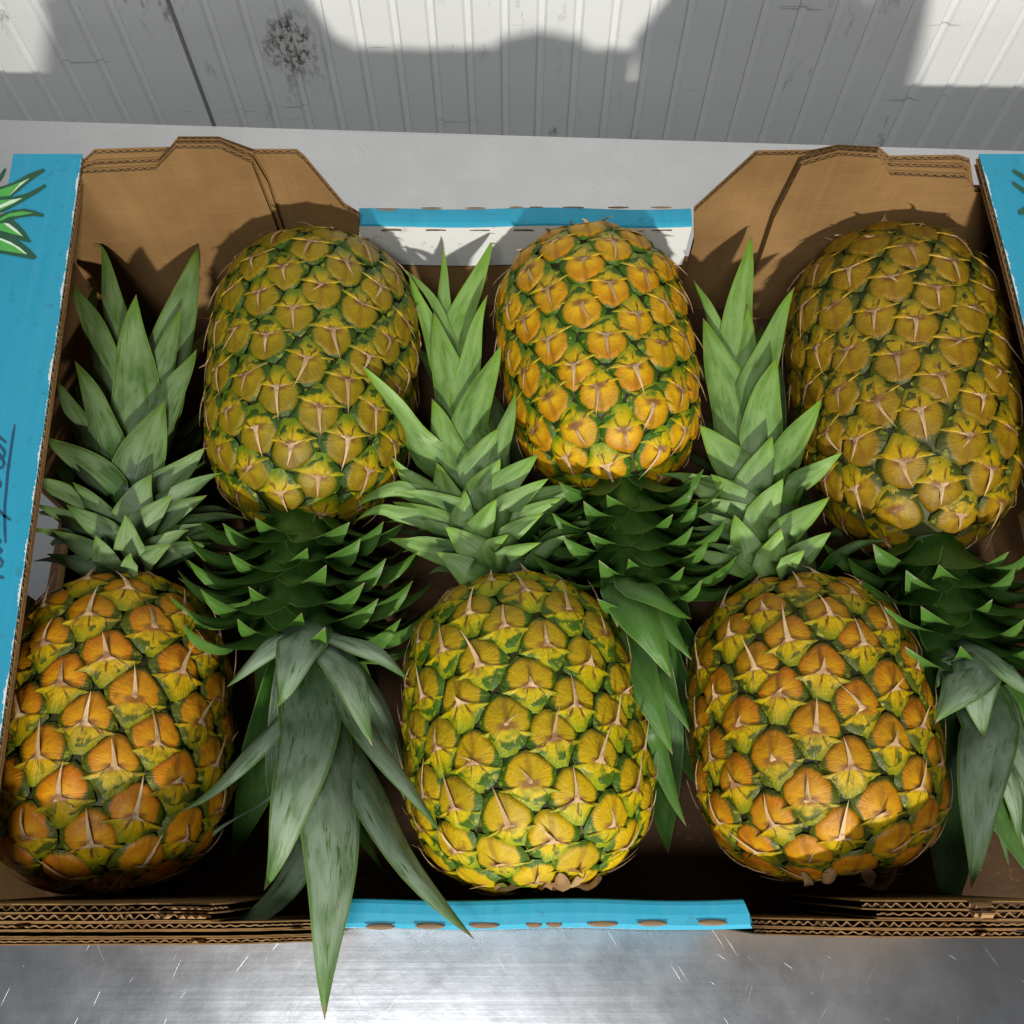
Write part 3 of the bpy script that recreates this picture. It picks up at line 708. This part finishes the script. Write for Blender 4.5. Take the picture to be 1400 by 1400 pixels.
def hero_leaves(crown, key_, b, L, zax, mat, tone0, up=True):
    """leaves seen from above: (base, tip, width[, mid, (z0, zm, z1), tone]) in pixels of the photograph; nearest the tip of the crown first"""
    n = len(L)
    for i, e in enumerate(L):
        base, tip, wpx = e[:3]; mid = e[3] if len(e) > 3 else None; zs = e[4] if len(e) > 4 else None; tone = e[5] if len(e) > 5 else tone0
        q = i/(n-1)
        if zs is None:
            p = atz(*base, zax); tp = atz(*tip, zax); Lg = np.linalg.norm(tp-p)
            lat = abs((tp-b.Nk)@b.W); lt = min(1, lat/.06); latb = min(1, abs((p-b.Nk)@b.W)/.03)
            z0 = zax+(.010+.026*q)*(1-.75*latb); z1 = z0+Lg*math.tan(R(6+34*q))*(1-1.25*lt)
            z1 = min(z1, .150)
            zs = (z0, (z0+z1)/2+Lg*.05, z1)
        p0 = atz(*base, zs[0]); p2 = atz(*tip, zs[2])
        p1 = atz(*mid, zs[1]) if mid else np.append(((p0+p2)/2)[:2], zs[1])
        if mid: p1 = 2*p1-.5*(p0+p2)
        # run the base on down to the stem
        st = b.Nk+b.A*min(.045, max(.0, ((p0-b.Nk)@b.A)-.02)); st = st+(0, 0, min(.004, zs[0]-st[2]))
        pre = st+(p0-st)*np.linspace(.15, .9, 5)[:, None]
        C = np.concatenate([pre, bez(p0, p1, p2, 14)])
        sw = np.linspace(0, 1, len(C)); L_ = np.linalg.norm(p2-p0)
        C = C+np.outer(L_*.035*random.uniform(-1, 1)*np.sin(sw*math.pi*1.0)+L_*.012*np.sin(sw*9+i), b.W)+np.outer(L_*.02*np.sin(sw*7+i*2)*sw, (0, 0, 1))
        C = keep_in(C, key_)
        dep = np.linalg.norm(p0-np.array([0, 0, H]))
        wd = wpx/FPX*dep*(1.10 if mat is not LEAF_B else 1.03)
        refn = np.array([0, 0, 1.])+.9*b.W*np.clip(((p2-b.Nk)@b.W)/.07, -1, 1)+.25*b.A*-1
        # the hidden pre-part makes t start earlier: widen base accordingly
        leaf_mesh('leaf', C, wd, refn, mat, crown, tone=float(np.clip(tone+random.uniform(-.14, .14), 0, 1)), chan=random.uniform(.22, .42), base_w=.60 if mat is not LEAF_A else .74, sharp=1.7, twist=random.uniform(-.15, .15))

def filler(crown, key_, b, n, mat, l0, l1, tone, s1=.08, azr=(100, 260), inc0=60, inc1=14, wid=.03):
    for i in range(n):
        q = i/(n-1); az = R(azr[0]+(azr[1]-azr[0])*((i*.618) % 1)); s0 = .004+s1*q
        rad = math.cos(az)*b.U+math.sin(az)*b.W; inc = R(inc0+(inc1-inc0)*q); Lg = l0+(l1-l0)*q
        p0 = b.Nk+b.A*s0+rad*.014*(1-q*.5)
        tt = np.linspace(0, 1, 12)[:, None]
        C = p0+Lg*tt*(rad*math.sin(inc)+b.A*math.cos(inc))+Lg*.18*tt*tt*rad
        C0 = C; C = keep_in(C, key_)
        if (C[:, 2]-np.maximum(C0[:, 2], .009)).max() > .012: continue
        C[:, 2] = np.maximum(C[:, 2], .009+.004*np.linspace(0, 1, 12))
        leaf_mesh('leaf', C, wid*random.uniform(.85, 1.1), rad, mat, crown, tone=tone, chan=.3)

def neck_leaves(crown, key_, b, n, mat, tone, s0=.0, s1=.055, l0=.035, l1=.062, wid=.030, az0=0, azmax=115, curl=1.0, azmin=0):
    """short recurved leaves packed round the neck, tips bending back to the fruit"""
    for i in range(n):
        q = i/(n-1); az = (az0+i*137.508+180) % 360-180
        if abs(az) > azmax or abs(az) < azmin: continue
        a = R(az); rad = math.cos(a)*b.U+math.sin(a)*b.W; sp = s0+(s1-s0)*q; Lg = (l0+(l1-l0)*q)*random.uniform(.9, 1.1)
        p0 = b.Nk+b.A*sp+rad*(.020-.007*q)
        t = np.linspace(0, 1, 14)
        side = math.sin(a)
        sd_ = abs(math.sin(a)); ax_ = Lg*((.86+.1*q-.25*sd_)*t-(.34+.22*sd_)*curl*t**4.5); rd_ = Lg*((.20+.45*sd_)*t+.36*t**2.2)
        tang = -math.sin(a)*b.U+math.cos(a)*b.W
        C = p0+np.outer(ax_, b.A)+np.outer(rd_, rad)+np.outer(Lg*.30*t**2.5*(math.copysign(.8, side)+random.uniform(-.5, .5)), tang)
        C0 = C; C = keep_in(C, key_, .003)
        if (C[:, 2]-C0[:, 2]).max() > .014: continue
        C[:, 2] = np.maximum(C[:, 2], .008)
        T = np.gradient(C, axis=0)
        refn = np.array([np.cross(tang, tv) for tv in T]); 
        refn = np.array([r if r@(rad*.3-b.A) > 0 or True else -r for r in refn])
        # outer (abaxial) side starts facing the fruit
        if refn[2]@(-b.A) < 0: refn = -refn
        leaf_mesh('leaf', C, wid*(.85+.25*q)*random.uniform(.92, 1.08), refn, mat, crown, tone=float(np.clip(tone+random.uniform(-.1, .1), 0, 1)), chan=.40, base_w=.98, sharp=1.05)

def make_stem(b, key_, ln, mat, root):
    V = []; F = []; m = 14
    for i in range(10):
        t = i/9; r = .017*(1-t)**.6+.002
        for j in range(m):
            a = 2*math.pi*j/m; V.append(b.Nk+b.A*(-.006+ln*t)+r*(math.cos(a)*b.U+math.sin(a)*b.W))
    F = [(i*m+j, i*m+(j+1) % m, (i+1)*m+(j+1) % m, (i+1)*m+j) for i in range(9) for j in range(m)]
    F.append(tuple(range(9*m, 10*m)))
    return mesh_obj('crown', V, F, mat, root)

# body placement: base pixel/height, neck pixel/height, radius
SPEC = {
 'one':   dict(base=(430, 300, .118), neck=(408, 712, .094), R=.0665, z=(.085, .082)),
 'two':   dict(base=(794, 291, .120), neck=(852, 664, .094), R=.0622, z=(.086, .080)),
 'three': dict(base=(1222, 292, .118), neck=(1280, 748, .094), R=.0675, z=(.085, .082)),
 'four':  dict(base=(142, 1222, .082), neck=(158, 778, .098), R=.0635, z=(.080, .080)),
 'five':  dict(base=(742, 1220, .082), neck=(692, 782, .098), R=.0675, z=(.082, .082)),
 'six':   dict(base=(1140, 1205, .082), neck=(1088, 782, .098), R=.0670, z=(.081, .081)),
}
for k_, s_ in SPEC.items():
    B_ = atz(*s_['base']); N_ = atz(*s_['neck']); B_[2], N_[2] = s_['z']
    BODIES[k_] = Body(B_, N_, s_['R'], taper=s_.get('taper', .12))

eyes = {
 'one':   ((.320, .225, .004), (.195, .135, .003), (.030, .070, .005), (.36, .235, .004), (.60, .420, .005), (.115, .180, .006), .02),
 'two':   ((.720, .420, .006), (.500, .220, .003), (.040, .105, .005), (.54, .23, .003), (.76, .50, .005), (.120, .230, .007), -.10),
 'three': ((.350, .215, .005), (.220, .122, .003), (.050, .060, .005), (.32, .18, .004), (.56, .360, .006), (.18, .165, .007), -.12),
 'four':  ((.680, .310, .005), (.520, .175, .003), (.070, .085, .005), (.56, .165, .003), (.62, .385, .005), (.18, .200, .007), -.10),
 'five':  ((.500, .330, .005), (.350, .215, .003), (.050, .105, .005), (.72, .47, .004), (.66, .48, .005), (.20, .270, .007), -.06),
 'six':   ((.580, .290, .005), (.430, .160, .003), (.065, .080, .005), (.52, .155, .003), (.60, .395, .005), (.16, .190, .007), -.08),
}
CORE = mat_plain('rind_green_brown', (.055, .060, .012), .6)
STEM = mat_plain('stem_green', (.04, .075, .02), .5)
LEAF_A = mat_leaf('leaf_fresh', (.014, .064, .004), (.175, .345, .020), (.255, .365, .185), .46)   # crowns pointing to the back
LEAF_B = mat_leaf('leaf_grey', (.020, .070, .010), (.080, .17, .020), (.245, .315, .225), .86)  # crowns hanging to the front
LEAF_C = mat_leaf('leaf_grey_shaded', (.020, .064, .006), (.130, .245, .020), (.20, .275, .16), .55)   # left crown: greyer leaves, its dimmer light put into the darker colour
LEAF_N = mat_leaf('leaf_neck', (.021, .070, .007), (.066, .165, .014), (.13, .21, .10), .18)
LABEL = {
 'one': 'olive green pineapple at the back left with a grey-green crown hanging over the front edge',
 'two': 'bright yellow pineapple at the back middle, just in front of the white lip',
 'three': 'dim olive brown pineapple at the back beside the right blue ledge, with broad pale spines',
 'four': 'orange pineapple at the front beside the left blue ledge with handwriting on it',
 'five': 'yellow-green pineapple at the front with long pale spines, behind the blue front lip',
 'six': 'amber-eyed pineapple at the front right, next to the dark drooping crown',
}
ROOTS = {}; CROWN = {}
for idx, (k_, b) in enumerate(BODIES.items()):
    root = empty('pineapple', tuple((b.B+b.Nk)/2*np.array([1, 1, 0])+np.array([0, 0, .006])))
    tag(root, LABEL[k_], 'pineapple', 'pineapples packed in the box'); ROOTS[k_] = root
    e = eyes[k_]
    dm = lambda c, f: tuple(x*f for x in c)
    me_ = mat_eye('eye_'+k_, dm(e[0], .84), dm(e[1], .80), dm(e[2], .9), dm(e[3], .80), dm(e[4], .75)); mb_ = mat_bract('bract_'+k_, dm(e[4], .80), dm(e[5], .85), green_amt=e[6])
    build_fruit(root, b, .00060 if k_ not in ('three', 'four') else .00068, 1 if idx % 2 else -1, idx*1.3+.4, me_, mb_, CORE, tipf=1.0)
    CROWN[k_] = make_stem(b, k_, .10 if k_ in ('four', 'five', 'six') else .085, STEM, root)

DRY = mat_kraft('dry_husk', (.46, .32, .15), (.17, .08, .03))
def husks(k_, items):
    b = BODIES[k_]
    for az, al, ln, wd, cu in items:
        a = R(az); p0, n0 = b.surf(np.array([al*b.S]), np.array([a]), np.array([.001])); p0, n0 = p0[0], n0[0]
        q0 = b.surf(np.array([max(0, al*b.S-.004)]), np.array([a]), np.array([.001]))[0][0]
        d = unit(q0-p0+n0*.0012); t = np.linspace(0, 1, 10)[:, None]
        C = p0+d*ln*t+n0*ln*cu*t*t-b.A*ln*.3*t*t+np.cross(d, n0)*ln*.22*np.sin(t*4+az)
        C[:, 2] = np.maximum(C[:, 2], .008); C[:, 1] = np.clip(C[:, 1], .0225, YB-.012)
        leaf_mesh('dry_bract', C, wd, n0, DRY, ROOTS[k_], chan=random.uniform(.4, .9)*random.choice((-1, 1)), base_w=.55, sharp=.95, thick=.0005, twist=random.uniform(-1.2, 1.2))
husks('five', [(24, .13, .024, 0.0105, .25), (-2, .12, .020, 0.0105, .5), (-38, .14, .026, 0.0084, .5), (10, .15, .015, 0.0084, .2), (55, .13, .02, 0.0084, .2)])
husks('four', [(10, .14, .016, 0.0070, .3), (-30, .13, .018, 0.0063, .4), (40, .13, .016, 0.0063, .3)])
husks('six', [(-20, .13, .018, 0.0070, .4), (48, .13, .028, 0.0056, .5), (-52, .13, .028, 0.0049, .5), (15, .14, .014, 0.0070, .3)])
husks('one', [(15, .09, .026, 0.0112, .3), (-30, .10, .030, 0.0126, .3), (50, .13, .030, 0.0070, .5), (-8, .08, .02, 0.0112, .4)])
husks('two', [(20, .08, .026, 0.0112, .3), (-20, .10, .028, 0.0084, .5), (-48, .1, .024, 0.0098, .3), (0, .09, .02, 0.0126, .2)])
husks('three', [(30, .10, .034, 0.0098, .4), (0, .09, .024, 0.0126, .4), (-25, .1, .024, 0.0098, .3), (55, .13, .03, 0.0070, .4)])

# --- crowns pointing to the back
C4 = [((161,470),(132,312),42),((614//4+70,540),(277,325),56),((150,530),(92,378),50),((200,560),(250,420),40),((180,575),(186,404),58),
      ((118,610),(71,514),38),((214,570),(268,478),42),((157,645),(104,495),48),((186,655),(226,547),58),((157,671),(59,596),42),
      ((214,668),(284,618),36),((180,705),(206,648),48),((228,707),(282,677),30),((118,702),(52,661),26),((143,712),(100,659),30),
      ((193,720),(237,675),36),((118,727),(50,690),26),((148,732),(90,690),32),((126,760),(71,725),28),((175,757),(171,705),40),
      ((232,754),(289,743),24),((96,768),(64,757),18),((143,770),(131,732),40),((196,764),(234,745),32),((176,778),(178,756),36)]
C5 = [((614,470),(604,332),30),((622,471),(681,312),44),((618,470),(548,362),20,(590,410)),((600,490),(560,378),36),((640,521),(666,404),34),
      ((618,550),(591,425),54),((636,590),(684,471),46),((621,640),(591,546),52),((682,622),(707,536),26),((582,622),(509,552),46),
      ((645,640),(682,586),38),((586,684),(537,637),38),((611,702),(596,632),52),((652,676),(684,627),42),((686,666),(737,621),36),
      ((557,672),(489,698),26,(525,672)),((689,695),(750,655),32),((729,678),(789,664),20),((604,720),(536,686),36),((632,716),(636,671),44),
      ((714,706),(771,680),22),((536,700),(487,712),24,(510,698)),((650,734),(680,682),40),((696,730),(743,702),28),((600,758),(529,736),30),
      ((650,757),(608,720),44),((690,760),(740,742),24),((668,748),(696,730),24),((640,784),(598,755),40)]
C6 = [((1018,532),(1021,418),44),((1018,475),(1029,291),50),((989,462),(950,382),28),((1036,533),(1087,393),44),((1004,592),(960,436),58),
      ((1043,596),(1061,487),52),((1071,636),(1120,550),42),((1011,642),(955,584),50),((1029,670),(1057,595),46),((1093,660),(1146,628),28),
      ((960,672),(925,650),22),((1018,700),(971,648),46),((1039,710),(1070,654),44),((1071,730),(1134,680),38),((990,716),(936,697),18),
      ((1053,770),(1069,722),42),((1093,762),(1136,728),34),((1021,762),(1003,703),48),((985,768),(940,750),26),((1075,775),(1100,752),34)]
for k_, L_, tn in (('four', C4, .30), ('five', C5, .52), ('six', C6, .55)):
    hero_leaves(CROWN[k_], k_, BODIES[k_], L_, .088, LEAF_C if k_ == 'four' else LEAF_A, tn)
    filler(CROWN[k_], k_, BODIES[k_], 22, LEAF_A, .055, .15, .2)

# --- crowns hanging to the front
E1 = [((446,1000),(447,1394),88,(457,1200),(.108,.142,.130),.35),((452,985),(646,1284),60,(525,1130),(.088,.122,.126),.35),
      ((415,985),(357,1217),78,(393,1100),(.114,.140,.124),.3),((400,960),(247,1109),46,(318,1050),(.095,.116,.118),.35),
      ((476,950),(606,1140),46,(532,1046),(.100,.126,.128),.3),((470,900),(560,1100),46,(520,990),(.085,.085,.08),.1),
      ((430,1120),(282,1281),64,(380,1225),(.07,.105,.124),.2),((455,885),(509,1021),64,(488,945),(.124,.140,.132),.3),
      ((380,1080),(225,1217),12,(310,1150),(.06,.05,.04),.2),
      ((410,860),(309,939),40,(362,892),(.115,.125,.118),.3),((418,865),(379,968),70,(400,915),(.128,.145,.138),.3),((460,865),(562,930),46,(510,888),(.118,.128,.118),.3)]
F2 = [((879,985),(939,1130),38,(908,1055),(.075,.085,.08),.25),((870,1000),(914,1107),30,(888,1050),(.06,.06,.05),.1),
      ((853,860),(918,1032),50,(885,940),(.098,.108,.10),.3),((895,910),(941,1003),38,(920,950),(.09,.095,.085),.3),
      ((858,800),(918,927),62,(888,856),(.118,.126,.112),.4),((840,790),(843,864),34,(840,825),(.11,.112,.10),.2),
      ((865,795),(946,846),44,(905,818),(.122,.128,.115),.4),((872,800),(944,905),36,(915,850),(.1,.1,.09),.3)]
G3 = [((1349,985),(1325,1215),64,(1338,1100),(.115,.135,.128),.4),((1372,950),(1440,1140),60,(1405,1040),(.105,.115,.105),.15),
      ((1362,1000),(1400,1160),44,(1385,1080),(.085,.085,.07),.1),((1330,910),(1279,989),64,(1302,950),(.122,.135,.130),.35),
      ((1304,896),(1275,943),36,(1290,920),(.115,.115,.105),.1),((1355,890),(1420,955),52,(1385,915),(.122,.132,.122),.25),
      ((1340,900),(1345,1010),60,(1344,955),(.12,.13,.122),.3)]
G3 = [((1385,1000),(1425,1215),54,(1402,1110),(.060,.062,.045),.1),((1362,1000),(1378,1185),50,(1368,1090),(.055,.050,.035),.1),((1395,1090),(1445,1235),50,(1420,1160),(.045,.04,.03),.1)]+G3
for k_, L_ in (('one', E1), ('two', F2), ('three', G3)):
    hero_leaves(CROWN[k_], k_, BODIES[k_], L_, .085, LEAF_B if k_ != 'two' else LEAF_N, .4)
    filler(CROWN[k_], k_, BODIES[k_], 18, LEAF_N, .05, .13, .1, azr=(105, 255))
neck_leaves(CROWN['one'], 'one', BODIES['one'], 66, LEAF_N, .45, s0=-.008, s1=.050, l0=.044, l1=.066, wid=.034, az0=10, azmax=125)
neck_leaves(CROWN['two'], 'two', BODIES['two'], 66, LEAF_N, .55, s0=-.008, s1=.048, l0=.040, l1=.058, wid=.029, az0=40, azmax=125)
neck_leaves(CROWN['three'], 'three', BODIES['three'], 66, LEAF_N, .4, s0=-.008, s1=.056, l0=.044, l1=.064, wid=.033, az0=75, azmax=125)
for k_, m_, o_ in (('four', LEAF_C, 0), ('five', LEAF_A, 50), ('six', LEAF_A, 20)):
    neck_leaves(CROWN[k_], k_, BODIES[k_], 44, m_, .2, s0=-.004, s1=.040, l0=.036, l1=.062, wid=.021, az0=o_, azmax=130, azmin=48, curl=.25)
